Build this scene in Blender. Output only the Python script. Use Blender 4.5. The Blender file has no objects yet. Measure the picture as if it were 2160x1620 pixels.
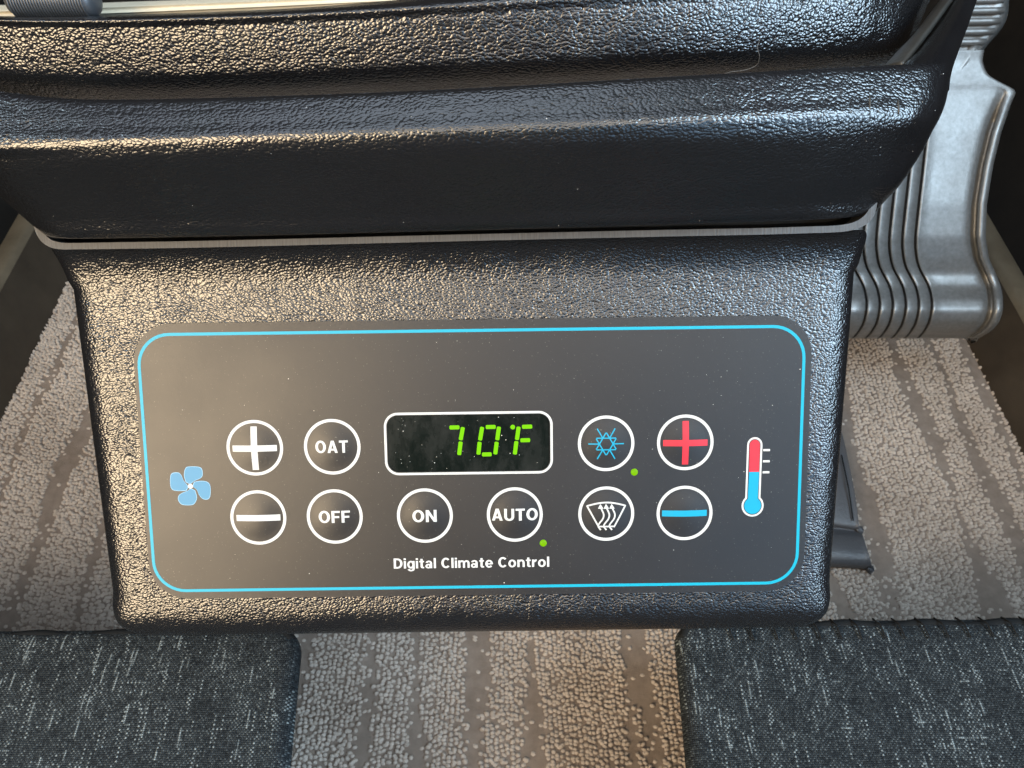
import bpy, bmesh, math, random
import numpy as np
from mathutils import Vector, Matrix

random.seed(7); rng = np.random.default_rng(7)
scene = bpy.context.scene
COL = scene.collection
MM = 0.001

# ------------------------------------------------------------------ camera
PITCH, ROLL, FPX = math.radians(53), math.radians(0.75), 1600.0
FW = np.array([0, math.cos(PITCH), -math.sin(PITCH)])
UP0 = np.array([0, math.sin(PITCH), math.cos(PITCH)])
EX = np.array([1.0, 0, 0])
CUP = math.cos(ROLL) * UP0 + math.sin(ROLL) * EX
CRT = math.cos(ROLL) * EX - math.sin(ROLL) * UP0
CAM = np.array([0, 0, 0.40])
cam_data = bpy.data.cameras.new('camera')
cam = bpy.data.objects.new('camera', cam_data); COL.objects.link(cam)
cam.matrix_world = Matrix([[CRT[i], CUP[i], -FW[i], CAM[i]] for i in range(3)] + [[0, 0, 0, 1]])
cam_data.lens = 36 * FPX / 2160; cam_data.sensor_width = 36
cam_data.clip_start = 0.005; cam_data.clip_end = 20
cam_data.dof.use_dof = True
cam_data.dof.focus_distance = 0.158
cam_data.dof.aperture_fstop = 75.0
scene.camera = cam

def ray(px, py): return FW + CRT * (px - 1080) / FPX + CUP * (810 - py) / FPX
def at(px, py, d):                       # sight line of the photograph at a distance of d mm
    return CAM + ray(px, py) * d * MM
def at_z(px, py, z):
    r = ray(px, py); return CAM + r * ((z - CAM[2]) / r[2])

# ------------------------------------------------------------------ world, lights, exposure
world = bpy.data.worlds.new('World'); scene.world = world; world.use_nodes = True
bg = world.node_tree.nodes['Background']
bg.inputs['Color'].default_value = (0.85, 0.93, 1.0, 1); bg.inputs['Strength'].default_value = 0.12

PANEL_O = at(1000, 965, 160)
ELEV = math.radians(46)
PN = np.array([0, -math.cos(ELEV), math.sin(ELEV)]); PV = np.array([0, math.sin(ELEV), math.cos(ELEV)])

def area(name, loc, target, sx, sy, power, color):
    d = bpy.data.lights.new(name, 'AREA'); d.shape = 'RECTANGLE'; d.size = sx; d.size_y = sy
    d.energy = power; d.color = color
    o = bpy.data.objects.new(name, d); COL.objects.link(o); o.location = loc
    o.rotation_euler = (Vector(target) - Vector(loc)).to_track_quat('-Z', 'Y').to_euler()
    return o
TGT = tuple(PANEL_O)
def window(name, direction, dist, sx, sy, radiance, color):
    d = np.array(direction, float); d /= np.linalg.norm(d)
    return area(name, tuple(PANEL_O + d * dist), TGT, sx, sy, radiance * math.pi * sx * sy, color)
# light through the cabin windows: warm behind and left, cool on the right, soft cool sky overhead, plus an added fill from above
window('warm_window', (-0.56, -0.70, 0.50), 0.85, 0.40, 0.50, 19.0, (1.0, 0.77, 0.50))
window('cool_window', (0.66, -0.20, 0.72), 0.85, 0.32, 0.38, 21.0, (0.58, 0.80, 1.0))
window('side_window', (0.84, -0.42, 0.34), 0.80, 0.30, 0.34, 24.0, (0.58, 0.80, 1.0))
window('left_side_window', (-0.92, -0.30, 0.28), 0.80, 0.14, 0.35, 9.0, (1.0, 0.90, 0.76))
window('rear_window', (0.50, -0.78, 0.40), 0.95, 0.55, 0.55, 1.8, (0.34, 0.64, 1.0))
window('ceiling_fill', (0.15, -0.62, 1.0), 0.95, 0.80, 0.50, 3.4, (1.0, 0.93, 0.85))  # unseen soft fill, added above and behind to brighten the carpet
window('overhead_sky', (-0.10, 0.10, 1.0), 0.80, 0.70, 0.45, 2.3, (0.72, 0.84, 1.0))
window('left_sky', (-0.72, 0.0, 0.70), 0.80, 0.13, 0.20, 11.0, (0.66, 0.85, 1.0))

scene.cycles.use_adaptive_sampling = True; scene.cycles.adaptive_threshold = 0.03
scene.cycles.max_bounces = 5; scene.cycles.diffuse_bounces = 2; scene.cycles.glossy_bounces = 3
scene.cycles.sample_clamp_indirect = 4.0
scene.view_settings.view_transform = 'Standard'; scene.view_settings.look = 'None'
scene.view_settings.exposure = 0.0; scene.view_settings.gamma = 1.0
scene.view_settings.use_curve_mapping = False

# ------------------------------------------------------------------ materials
def new_mat(name, color=(0.5, 0.5, 0.5), rough=0.5, metal=0.0, spec=0.5):
    m = bpy.data.materials.new(name); m.use_nodes = True
    b = m.node_tree.nodes['Principled BSDF']
    b.inputs['Base Color'].default_value = (*color, 1); b.inputs['Roughness'].default_value = rough
    b.inputs['Metallic'].default_value = metal; b.inputs['Specular IOR Level'].default_value = spec
    return m
class NT:
    def __init__(s, m): s.m = m; s.t = m.node_tree; s.b = s.t.nodes['Principled BSDF']
    def n(s, kind, **kw):
        x = s.t.nodes.new(kind)
        for k, v in kw.items():
            if k in x.inputs.keys(): x.inputs[k].default_value = v
            else: setattr(x, k, v)
        return x
    def l(s, a, b): s.t.links.new(a, b)
    def coord(s): return s.n('ShaderNodeTexCoord').outputs['Object']
    def math(s, op, a, b=None, c=None):
        x = s.t.nodes.new('ShaderNodeMath'); x.operation = op
        for i, v in enumerate((a, b, c)):
            if v is None: continue
            if isinstance(v, (int, float)): x.inputs[i].default_value = v
            else: s.l(v, x.inputs[i])
        return x.outputs[0]
    def noise(s, vec, scale, detail=2, rough=0.5, out='Fac'):
        x = s.n('ShaderNodeTexNoise'); x.inputs['Scale'].default_value = scale
        x.inputs['Detail'].default_value = detail; x.inputs['Roughness'].default_value = rough
        s.l(vec, x.inputs['Vector']); return x.outputs[out]
    def ramp(s, fac, stops):
        x = s.n('ShaderNodeValToRGB'); e = x.color_ramp.elements
        while len(e) < len(stops): e.new(0.5)
        for i, (p, c) in enumerate(stops): e[i].position = p; e[i].color = (*c, 1) if len(c) == 3 else c
        s.l(fac, x.inputs['Fac']); return x.outputs['Color']
    def bump(s, h, dist, strength=1.0, normal=None):
        x = s.n('ShaderNodeBump'); x.inputs['Distance'].default_value = dist; x.inputs['Strength'].default_value = strength
        s.l(h, x.inputs['Height'])
        if normal is not None: s.l(normal, x.inputs['Normal'])
        return x.outputs['Normal']
    def mapping(s, vec, scale):
        x = s.n('ShaderNodeMapping'); x.inputs['Scale'].default_value = scale; s.l(vec, x.inputs['Vector']); return x.outputs['Vector']

def leather(name, size_mm, depth_mm, rough=0.30, color=(0.005, 0.005, 0.006), stretch=(0.8, 1.15, 1.15)):
    m = new_mat(name, color, rough, spec=1.0); t = NT(m); c = t.coord()
    w = t.noise(c, 260, 2, 0.5, 'Color')
    wv = t.n('ShaderNodeVectorMath', operation='MULTIPLY_ADD'); t.l(w, wv.inputs[0]); wv.inputs[1].default_value = (0.0016,) * 3; t.l(c, wv.inputs[2])
    v = t.mapping(wv.outputs[0], stretch)
    vo = t.n('ShaderNodeTexVoronoi', feature='F1'); vo.inputs['Scale'].default_value = 1 / (size_mm * MM)
    t.l(v, vo.inputs['Vector'])
    cell = t.math('SUBTRACT', 0.9, t.math('POWER', vo.outputs['Distance'], 1.7))
    big = t.noise(c, 0.45 / (size_mm * MM), 2)
    amp = t.math('MULTIPLY_ADD', t.noise(c, 70, 2), 0.8, 0.55)
    h = t.math('MULTIPLY', t.math('MULTIPLY_ADD', big, 0.7, cell), amp)
    nrm = t.bump(h, depth_mm * MM)
    t.l(nrm, t.b.inputs['Normal'])
    r = t.math('MULTIPLY_ADD', t.noise(c, 55, 3), 0.16, rough - 0.08); t.l(r, t.b.inputs['Roughness'])
    return m
M = {}
M['housing'] = leather('grained_black_plastic', 0.50, 0.128, 0.24)
M['pad'] = leather('grained_black_vinyl', 0.54, 0.105, 0.24)
M['roll'] = leather('grained_black_dash_vinyl', 0.64, 0.175, 0.23)

def decal_material():
    m = new_mat('matte_black_overlay', (0.012, 0.012, 0.013), 0.42, spec=0.45); t = NT(m); c = t.coord()
    n1 = t.noise(c, 5200, 2); n2 = t.noise(c, 900, 3)
    t.l(t.bump(t.math('MULTIPLY_ADD', n1, 0.7, n2), 0.014 * MM), t.b.inputs['Normal'])
    r = t.math('MULTIPLY_ADD', t.noise(c, 60, 4), 0.12, 0.33); t.l(r, t.b.inputs['Roughness'])
    dustf = t.math('GREATER_THAN', t.noise(c, 2600, 1), 0.74)
    mx = t.n('ShaderNodeMix', data_type='RGBA'); t.l(dustf, mx.inputs['Factor'])
    mx.inputs['A'].default_value = (0.012, 0.012, 0.0135, 1); mx.inputs['B'].default_value = (0.07, 0.066, 0.06, 1)
    t.l(mx.outputs['Result'], t.b.inputs['Base Color'])
    return m
M['decal'] = decal_material()
def print_mat(name, col, rough=0.45):
    m = new_mat(name, col, rough, spec=0.35); return m
M['white'] = print_mat('white_print', (0.46, 0.46, 0.45))
M['line_blue'] = print_mat('cyan_print', (0.0, 0.26, 0.37))
M['blue'] = print_mat('sky_blue_print', (0.04, 0.18, 0.31))
M['cyan'] = print_mat('bright_cyan_print', (0.0, 0.24, 0.38))
M['red'] = print_mat('coral_red_print', (0.46, 0.020, 0.034))
M['blue_edge'] = print_mat('pale_blue_print', (0.22, 0.42, 0.58))
M['ink'] = print_mat('black_print', (0.012, 0.012, 0.014))
def glow(name, col, s):
    m = new_mat(name, (0.01, 0.02, 0.0), 0.4, spec=0.1); b = m.node_tree.nodes['Principled BSDF']
    b.inputs['Emission Color'].default_value = (*col, 1); b.inputs['Emission Strength'].default_value = s; return m
M['segment'] = glow('lit_green_segment', (0.25, 0.82, 0.0), 1.0)
M['lamp'] = glow('lit_green_lamp', (0.30, 0.75, 0.0), 0.8)
def glass_material():
    m = new_mat('dark_display_window', (0.006, 0.012, 0.009), 0.16, spec=0.3); t = NT(m); c = t.coord()
    sm = t.noise(t.mapping(c, (1, 0.5, 1)), 130, 5, 0.7)
    r = t.math('MULTIPLY_ADD', sm, 0.20, 0.05); t.l(r, t.b.inputs['Roughness'])
    fine = t.noise(c, 1500, 3)
    col = t.ramp(t.math('MULTIPLY_ADD', fine, 0.12, sm), [(0.50, (0.003, 0.005, 0.004)), (1.0, (0.026, 0.027, 0.025))])
    t.l(col, t.b.inputs['Base Color'])
    return m
M['glass'] = glass_material()
def cut_edge_material():
    m = new_mat('raw_cut_edge', (0.10, 0.10, 0.105), 0.55); t = NT(m); c = t.coord()
    s = t.noise(t.mapping(c, (1, 0.06, 0.06)), 2600, 2, 0.6)
    s2 = t.noise(c, 120, 2)
    t.l(t.ramp(t.math('MULTIPLY_ADD', s2, 0.3, t.math('MULTIPLY', s, 0.8)), [(0.30, (0.020, 0.020, 0.021)), (0.70, (0.062, 0.063, 0.066))]), t.b.inputs['Base Color'])
    t.l(t.bump(s, 0.08 * MM), t.b.inputs['Normal'])
    return m
M['cut_edge'] = cut_edge_material()
M['shadow_black'] = new_mat('shade_black', (0.006, 0.006, 0.006), 0.7)  # black that stands in for the shade inside the flange
def cast_metal():
    m = new_mat('cast_aluminium', (0.42, 0.43, 0.43), 0.42, 0.72); t = NT(m); c = t.coord()
    n = t.noise(c, 420, 4, 0.65); b = t.noise(c, 60, 3)
    t.l(t.ramp(n, [(0.25, (0.215, 0.211, 0.203)), (0.75, (0.315, 0.311, 0.302))]), t.b.inputs['Base Color'])
    t.l(t.math('MULTIPLY_ADD', b, 0.25, 0.34), t.b.inputs['Roughness'])
    t.l(t.bump(n, 0.12 * MM, 0.7), t.b.inputs['Normal'])
    return m
M['metal'] = cast_metal()
M['groove'] = new_mat('shaded_grimy_groove', (0.03, 0.03, 0.03), 0.6)  # dark colour carries the shade in the grooves along with grime
def painted(name, c1, c2, rough=0.5, scale=40):
    m = new_mat(name, c1, rough); t = NT(m); c = t.coord()
    t.l(t.ramp(t.noise(c, scale, 5, 0.65), [(0.3, c1), (0.7, c2)]), t.b.inputs['Base Color'])
    t.l(t.bump(t.noise(c, 500, 3), 0.1 * MM), t.b.inputs['Normal'])
    return m
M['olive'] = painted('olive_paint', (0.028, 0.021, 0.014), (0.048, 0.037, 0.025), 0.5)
M['lit_flange_paint'] = painted('lit_olive_paint', (0.075, 0.060, 0.040), (0.13, 0.108, 0.075), 0.45)  # lighter copy of the rail paint, light on the top flange coloured in
M['dark_wall'] = painted('dark_sidewall', (0.012, 0.010, 0.008), (0.022, 0.018, 0.014), 0.7)
M['cream'] = painted('cream_trim', (0.50, 0.44, 0.33), (0.62, 0.55, 0.42), 0.4)
M['dark_trim'] = painted('dark_grey_trim', (0.030, 0.029, 0.026), (0.055, 0.052, 0.046), 0.45)
M['steel'] = new_mat('knurled_steel', (0.10, 0.105, 0.115), 0.42, 0.6)
def strap_mat():
    m = new_mat('black_leather_strap', (0.02, 0.02, 0.023), 0.38); t = NT(m); c = t.coord()
    t.l(t.bump(t.noise(c, 700, 4, 0.7), 0.3 * MM), t.b.inputs['Normal']); return m
M['strap'] = strap_mat(); M['strap'].node_tree.nodes['Principled BSDF'].inputs['Base Color'].default_value = (0.06, 0.062, 0.068, 1)
def carpet_mat(name, lo, hi, sc):
    m = new_mat(name, lo, 0.95, spec=0.1); t = NT(m); c = t.coord()
    a = t.noise(c, sc, 3, 0.6); b = t.noise(c, 22, 3)
    t.l(t.ramp(t.math('MULTIPLY_ADD', b, 0.5, t.math('MULTIPLY', a, 0.55)), [(0.34, lo), (0.70, hi)]), t.b.inputs['Base Color'])
    t.l(t.bump(t.noise(c, 2300, 4, 0.75), 0.9 * MM), t.b.inputs['Normal'])
    return m
M['tuft'] = carpet_mat('carpet_loops', (0.41, 0.345, 0.29), (0.68, 0.595, 0.52), 300)
M['felt'] = carpet_mat('carpet_ground', (0.20, 0.158, 0.128), (0.31, 0.255, 0.213), 160)
M['dust'] = new_mat('pale_dust', (0.6, 0.58, 0.54), 0.9)
M['dust_dark'] = new_mat('grey_lint', (0.22, 0.21, 0.20), 0.9)

def tweed():
    m = new_mat('charcoal_tweed', (0.03, 0.034, 0.038), 0.9, spec=0.15); t = NT(m); c = t.coord()
    wob = t.noise(c, 25, 2, 0.5, 'Color')
    wv = t.n('ShaderNodeVectorMath', operation='MULTIPLY_ADD'); t.l(wob, wv.inputs[0]); wv.inputs[1].default_value = (0.004, 0.004, 0); t.l(c, wv.inputs[2])
    sp = t.n('ShaderNodeSeparateXYZ'); t.l(wv.outputs[0], sp.inputs[0])
    P = 0.00074
    u = t.math('MULTIPLY', sp.outputs['X'], 1 / P); v = t.math('MULTIPLY', sp.outputs['Y'], 1 / P)
    iu = t.math('FLOOR', u); iv = t.math('FLOOR', v)
    fu = t.math('FRACT', u); fv = t.math('FRACT', v)
    def wn(a, b, k):
        cb = t.n('ShaderNodeCombineXYZ'); t.l(a, cb.inputs[0]); t.l(b, cb.inputs[1]); cb.inputs[2].default_value = k
        w = t.n('ShaderNodeTexWhiteNoise', noise_dimensions='3D'); t.l(cb.outputs[0], w.inputs['Vector']); return w.outputs['Value']
    # over-under: each crossing shows the warp or the weft thread
    par = t.math('FRACT', t.math('MULTIPLY', t.math('ADD', iu, iv), 0.5))
    warp_up = t.math('GREATER_THAN', par, 0.25)
    bu = t.math('SINE', t.math('MULTIPLY', fu, math.pi)); bv = t.math('SINE', t.math('MULTIPLY', fv, math.pi))
    hgt = t.math('MULTIPLY', t.math('POWER', bu, 0.6), t.math('POWER', bv, 0.6))
    # pale slub threads: long dashes down the warp, some dots along the weft
    zero = t.math('MULTIPLY', iu, 0.0)
    off = t.math('MULTIPLY', wn(iu, zero, 3.0), 37.0)
    dash = wn(iu, t.math('FLOOR', t.math('MULTIPLY', t.math('ADD', iv, off), 1 / 9.0)), 5.0)
    patch = t.noise(c, 60, 3)
    fleck = t.math('MULTIPLY', t.math('GREATER_THAN', t.math('MULTIPLY_ADD', patch, 0.45, dash), 1.09), warp_up)
    slub = t.math('GREATER_THAN', t.math('MULTIPLY_ADD', patch, 0.25, wn(iu, t.math('FLOOR', t.math('MULTIPLY', t.math('ADD', iv, off), 1 / 9.0)), 9.0)), 1.105)
    dash2 = wn(t.math('FLOOR', t.math('MULTIPLY', t.math('ADD', iu, t.math('MULTIPLY', wn(iv, zero, 4.0), 23.0)), 1 / 5.0)), iv, 7.0)
    fleck2 = t.math('MULTIPLY', t.math('GREATER_THAN', t.math('MULTIPLY_ADD', patch, 0.4, dash2), 1.20), t.math('SUBTRACT', 1.0, warp_up))
    f = t.math('MINIMUM', t.math('ADD', t.math('ADD', fleck, fleck2), slub), 1.0)
    f = t.math('MULTIPLY', f, t.math('MULTIPLY_ADD', hgt, 0.8, 0.2))
    rnd = wn(iu, iv, 1.0)
    f = t.math('MULTIPLY', f, t.math('MULTIPLY_ADD', rnd, 0.65, 0.25))
    dots = t.math('MULTIPLY', t.math('MULTIPLY', hgt, warp_up), t.math('MULTIPLY', t.math('POWER', rnd, 1.5), t.math('MULTIPLY_ADD', patch, 0.7, -0.10)))
    f = t.math('MAXIMUM', f, dots)
    mx = t.n('ShaderNodeMix', data_type='RGBA'); t.l(f, mx.inputs['Factor'])
    base = t.ramp(t.math('MULTIPLY_ADD', rnd, 0.5, t.math('MULTIPLY', patch, 0.5)), [(0.2, (0.013, 0.016, 0.019)), (0.8, (0.034, 0.041, 0.046))])
    t.l(base, mx.inputs['A']); mx.inputs['B'].default_value = (0.33, 0.38, 0.39, 1)
    t.l(mx.outputs['Result'], t.b.inputs['Base Color'])
    t.l(t.bump(hgt, 0.35 * MM), t.b.inputs['Normal'])
    return m
M['tweed'] = tweed()
M['tweed_edge'] = new_mat('charcoal_binding', (0.012, 0.013, 0.014), 0.9, spec=0.15)

# ------------------------------------------------------------------ helpers
def link(name, me, mat, parent=None):
    o = bpy.data.objects.new(name, me); COL.objects.link(o)
    if mat is not None and not me.materials: me.materials.append(mat)
    if parent is not None: o.parent = parent
    return o
def pyd(verts, faces, smooth=True):
    me = bpy.data.meshes.new('m'); me.from_pydata([tuple(map(float, v)) for v in verts], [], faces); me.update()
    if smooth: me.polygons.foreach_set('use_smooth', [True] * len(me.polygons))
    return me
def from_bm(bm, smooth=False):
    bmesh.ops.recalc_face_normals(bm, faces=bm.faces)
    me = bpy.data.meshes.new('m'); bm.to_mesh(me); bm.free()
    if smooth: me.polygons.foreach_set('use_smooth', [True] * len(me.polygons))
    return me
def fix_normals(me):
    bm = bmesh.new(); bm.from_mesh(me); bmesh.ops.recalc_face_normals(bm, faces=bm.faces); bm.to_mesh(me); bm.free()
def tag(o, label, cat=None, group=None, kind=None):
    o['label'] = label
    if cat: o['category'] = cat
    if group: o['group'] = group
    if kind: o['kind'] = kind
    return o
def empty(name, loc=(0, 0, 0)):
    o = bpy.data.objects.new(name, None); COL.objects.link(o); o.location = loc; o.empty_display_size = 0.01; return o
def catmull(P, n):
    P = np.asarray(P, float); k = len(P)
    Q = np.vstack([2 * P[0] - P[1], P, 2 * P[-1] - P[-2]])
    t = np.linspace(0, k - 1, n); i = np.minimum(t.astype(int), k - 2); u = (t - i)[:, None]
    p0, p1, p2, p3 = Q[i], Q[i + 1], Q[i + 2], Q[i + 3]
    return 0.5 * ((2 * p1) + (-p0 + p2) * u + (2 * p0 - 5 * p1 + 4 * p2 - p3) * u**2 + (-p0 + 3 * p1 - 3 * p2 + p3) * u**3)
def loft(rows, nu, nv):
    A = np.array([catmull(r, nu) for r in rows])                 # rows x nu x 3
    return np.stack([catmull(A[:, j], nv) for j in range(nu)], 1)  # nv x nu x 3
def grid_faces(nr, nc, close=False):
    f = []
    for i in range(nr - 1):
        for j in range(nc - 1): f.append((i * nc + j, i * nc + j + 1, (i + 1) * nc + j + 1, (i + 1) * nc + j))
        if close: f.append((i * nc + nc - 1, i * nc, (i + 1) * nc, (i + 1) * nc + nc - 1))
    return f
def grid_mesh(G):
    nr, nc = G.shape[:2]
    me = pyd(G.reshape(-1, 3), grid_faces(nr, nc)); return me
def tube(path, r, seg=8, closed=False):
    path = [Vector(p) for p in path]; n = len(path); V = []; F = []
    for i, p in enumerate(path):
        a = path[(i - 1) % n] if (closed or i > 0) else p; b = path[(i + 1) % n] if (closed or i < n - 1) else p
        d = (b - a).normalized(); s = d.cross(Vector((0.3, 0.5, 0.8))).normalized(); q = d.cross(s)
        rr = r[i] if isinstance(r, (list, tuple)) else r
        for k in range(seg):
            an = 2 * math.pi * k / seg; V.append(p + s * rr * math.cos(an) + q * rr * math.sin(an))
    for i in range(n if closed else n - 1):
        for k in range(seg):
            i2 = (i + 1) % n
            F.append((i * seg + k, i * seg + (k + 1) % seg, i2 * seg + (k + 1) % seg, i2 * seg + k))
    if not closed: F += [tuple(range(seg))[::-1], tuple((n - 1) * seg + k for k in range(seg))]
    return pyd(V, F)

# ================================================================== SETTING
# floor: ground sheet of the carpet, loops built on top
fl = link('floor', pyd([(-0.335, -0.15, 0), (0.322, -0.15, 0), (0.322, 0.62, 0), (-0.335, 0.62, 0)], [(0, 1, 2, 3)]), M['felt'])
tag(fl, 'brown carpeted cabin floor below the control unit', kind='structure')
wl = link('wall', pyd([(-1.2, 0.80, -0.2), (1.2, 0.80, -0.2), (1.2, 0.80, 0.9), (-1.2, 0.80, 0.9)], [(0, 1, 2, 3)]), M['dark_wall'])
tag(wl, 'dark bulkhead far under the dashboard', kind='structure')
for nm, sx in (('wall_left', -1), ('wall_right', 1)):
    x = sx * 0.47
    o = link(nm, pyd([(x, -0.2, -0.2), (x, 0.80, -0.2), (x, 0.80, 0.50), (x, -0.2, 0.50)], [(0, 1, 2, 3)]), M['dark_wall'])
    tag(o, 'dark cabin sidewall beyond the floor rail', kind='structure')

def carpet():
    # flat worn furrows between bands of loops (floor x at y~0.2, half width, wander)
    fur = [(-0.305, .0040), (-0.272, .0045), (-0.238, .0040), (-0.205, .005), (-0.178, .003), (-0.145, .004), (-0.112, .0035),
           (-0.078, .0036), (-0.0505, .0040), (-0.0185, .0046), (0.0085, .0058), (0.0555, .0034), (0.0665, .0036),
           (0.1025, .005), (0.140, .004), (0.176, .004), (0.207, .0062), (0.258, .0070), (0.284, .004), (0.305, .003)]
    px_, py_ = 0.00245, 0.00200
    X, Y, Z, RX, RY, RZ, A = [], [], [], [], [], [], []
    xs = np.arange(-0.335, 0.325, px_)
    for x0 in xs:
        ys = np.arange(0.03, 0.46, py_) + rng.uniform(0, py_)
        n = len(ys)
        ys = ys + rng.normal(0, py_ * 0.22, n)
        xx = x0 + 0.0022 * np.sin(ys * 19 + x0 * 30) + rng.normal(0, px_ * 0.18, n)
        keep = np.ones(n, bool)
        for i, (fx, fw) in enumerate(fur):
            fan = 1 + 0.10 * (ys - 0.2)
            c = fx * fan + 0.0020 * np.sin(ys * 19 + i * 1.7) + 0.0012 * np.sin(ys * 61 + i * 2.9)
            w = fw * (0.85 + 0.35 * np.sin(ys * 17 + i * 4.1) + 0.35 * np.sin(ys * 47 + i * 2.3)) + rng.normal(0, 0.0010, n)
            keep &= np.abs(xx - c) > w
        low = ~keep & (rng.random(n) < 0.07)      # crushed loops left in the furrows
        keep &= rng.random(n) > 0.015
        keep |= low; lowk = low[keep]
        k = keep.sum()
        X.append(xx[keep]); Y.append(ys[keep]); Z.append(rng.uniform(-0.0005, 0.0002, k))
        RX.append(rng.uniform(0.48, 0.66, k) * px_); RY.append(rng.uniform(0.45, 0.62, k) * py_); RZ.append(rng.uniform(0.0013, 0.0025, k) * np.where(lowk, 0.42, 1.0))
        A.append(rng.uniform(-0.7, 0.7, k))
    X, Y, Z, RX, RY, RZ, A = map(np.concatenate, (X, Y, Z, RX, RY, RZ, A))
    n = len(X)
    base = []
    for lat in (0.0, 0.75):
        for k in range(6):
            a = 2 * math.pi * (k + (0.5 if lat else 0)) / 6
            base.append((math.cos(a) * math.cos(lat * 1.15), math.sin(a) * math.cos(lat * 1.15), math.sin(lat)))
    base.append((0, 0, 1.0)); base = np.array(base)
    ca, sa = np.cos(A)[:, None], np.sin(A)[:, None]
    lx, ly = base[None, :, 0] * RX[:, None], base[None, :, 1] * RY[:, None]
    V = np.stack([X[:, None] + lx * ca - ly * sa, Y[:, None] + lx * sa + ly * ca, Z[:, None] + base[None, :, 2] * RZ[:, None]], -1).reshape(-1, 3)
    tri = []
    for k in range(6):
        k2 = (k + 1) % 6
        tri += [(k, k2, 6 + k), (k2, 6 + k2, 6 + k), (6 + k, 6 + k2, 12)]
    T = (np.array(tri)[None] + (np.arange(n) * 13)[:, None, None]).reshape(-1)
    me = bpy.data.meshes.new('m'); me.vertices.add(len(V)); me.vertices.foreach_set('co', V.astype(np.float32).ravel())
    me.loops.add(len(T)); me.loops.foreach_set('vertex_index', T.astype(np.int32))
    nf = len(T) // 3; me.polygons.add(nf); me.polygons.foreach_set('loop_start', np.arange(0, len(T), 3, dtype=np.int32))
    me.polygons.foreach_set('use_smooth', [True] * nf); me.update(); me.validate()
    o = link('carpet', me, M['tuft'])
    tag(o, 'beige looped pile of the ribbed carpet', 'carpet', kind='stuff')
carpet()

def rail(name, label, xin, sgn):
    # low painted channel along the carpet edge: inner face, top flange, then a drop outwards
    e = empty(name, (xin, 0.25, 0)); tag(e, label, 'floor rail')
    def strip(nm, prof, mat):
        G = np.array([[(xin + sgn * a - xin, y - 0.25, z) for (a, z) in prof] for y in np.linspace(-0.1, 0.62, 30)])
        me = grid_mesh(G); fix_normals(me); link(nm, me, mat, e)
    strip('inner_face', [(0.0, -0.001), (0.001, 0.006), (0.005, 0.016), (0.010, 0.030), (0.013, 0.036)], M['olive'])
    strip('top_flange', [(0.013, 0.0362), (0.015, 0.039), (0.018, 0.040), (0.027, 0.040), (0.029, 0.038), (0.029, 0.0)], M['lit_flange_paint'])
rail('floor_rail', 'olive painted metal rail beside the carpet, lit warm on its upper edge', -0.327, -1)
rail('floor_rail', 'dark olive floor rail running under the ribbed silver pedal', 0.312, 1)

# ================================================================== SEAT CUSHIONS
def cushion(label, x0, x1, y0, y1, zt, th, rc, slant, stitched):
    e = empty('seat_cushion', ((x0 + x1) / 2, (y0 + y1) / 2, zt - th)); tag(e, label, 'seat cushion', 'tweed seat cushions')
    cx, cy, zb = (x0 + x1) / 2, (y0 + y1) / 2, zt - th
    hx, hy = (x1 - x0) / 2, (y1 - y0) / 2
    r = 0.007; NA = 12
    def outline(ins, z):
        pts = []
        for qx, qy, a0 in ((1, 1, 0), (-1, 1, 90), (-1, -1, 180), (1, -1, 270)):
            for k in range(NA + 1):
                a = math.radians(a0 + 90 * k / NA); rr = max(rc - ins, 0.002)
                x = qx * (hx - ins - rr) + rr * math.cos(a); y = qy * (hy - ins - rr) + rr * math.sin(a)
                pts.append((x + slant * y, y + 0.0008 * math.sin(x * 60) + 0.0006 * math.sin(x * 173 + 1) + 0.0004 * math.sin(x * 411), z + 0.0006 * math.sin(x * 45 + y * 33)))
        return pts
    loops = [outline(0.05, 0.0), outline(0.03, th * .5), outline(0.004, th - r * 1.6), outline(0.0, th - r)]
    for k in range(1, 9):
        a = math.pi / 2 * k / 8; loops.append(outline(r * (1 - math.cos(a)), th - r + r * math.sin(a)))
    for ins, dz in ((0.03, 0.001), (0.06, 0.0015)): loops.append(outline(ins, th + dz))
    n = len(loops[0]); V = [p for l in loops for p in l]; F = grid_faces(len(loops), n, True)
    F.append(tuple(range((len(loops) - 1) * n, len(loops) * n)))
    me = pyd(V, F); fix_normals(me); link('cover', me, M['tweed'], e)
    # dark binding with whip stitches along the front top edge
    path = [(x, y, th - 0.0035) for (x, y, z) in outline(0.0035, th - 0.0035) if y > hy - 0.008]; path = sorted(path)
    path = [(a[0] + (b2[0] - a[0]) * q, a[1] + (b2[1] - a[1]) * q + 0.0007 * math.sin((a[0] + (b2[0] - a[0]) * q) * 190), a[2]) for a, b2 in zip(path[:-1], path[1:]) for q in np.linspace(0, 1, 1 + max(1, int(abs(b2[0] - a[0]) / 0.004)))[:-1]]
    me = tube([Vector(p) for p in path], 0.0024, 8); link('binding', me, M['tweed_edge'], e)
    for i in range(44 if stitched else 0):
        x = -hx + 0.02 + i * (2 * hx - 0.04) / 43 + random.uniform(-.001, .001)
        p = [(x + slant * hy, hy - 0.0005, th - 0.0025), (x + slant * hy + 0.0008, hy - 0.004, th + 0.0008), (x + slant * hy + 0.0016, hy - 0.0095, th + 0.0006)]
        link('stitch', tube([Vector(q) for q in p], 0.00038, 6), M['tweed_edge'], e)
    return e
cushion('charcoal tweed seat cushion below the fan speed buttons', -0.46, -0.0725, -0.35, 0.1075, 0.10, 0.085, 0.010, -0.06, False)
cushion('charcoal tweed seat cushion with stitched edge below the thermometer symbol', 0.0530, 0.46, -0.35, 0.1075, 0.10, 0.085, 0.008, 0.05, True)

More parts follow.
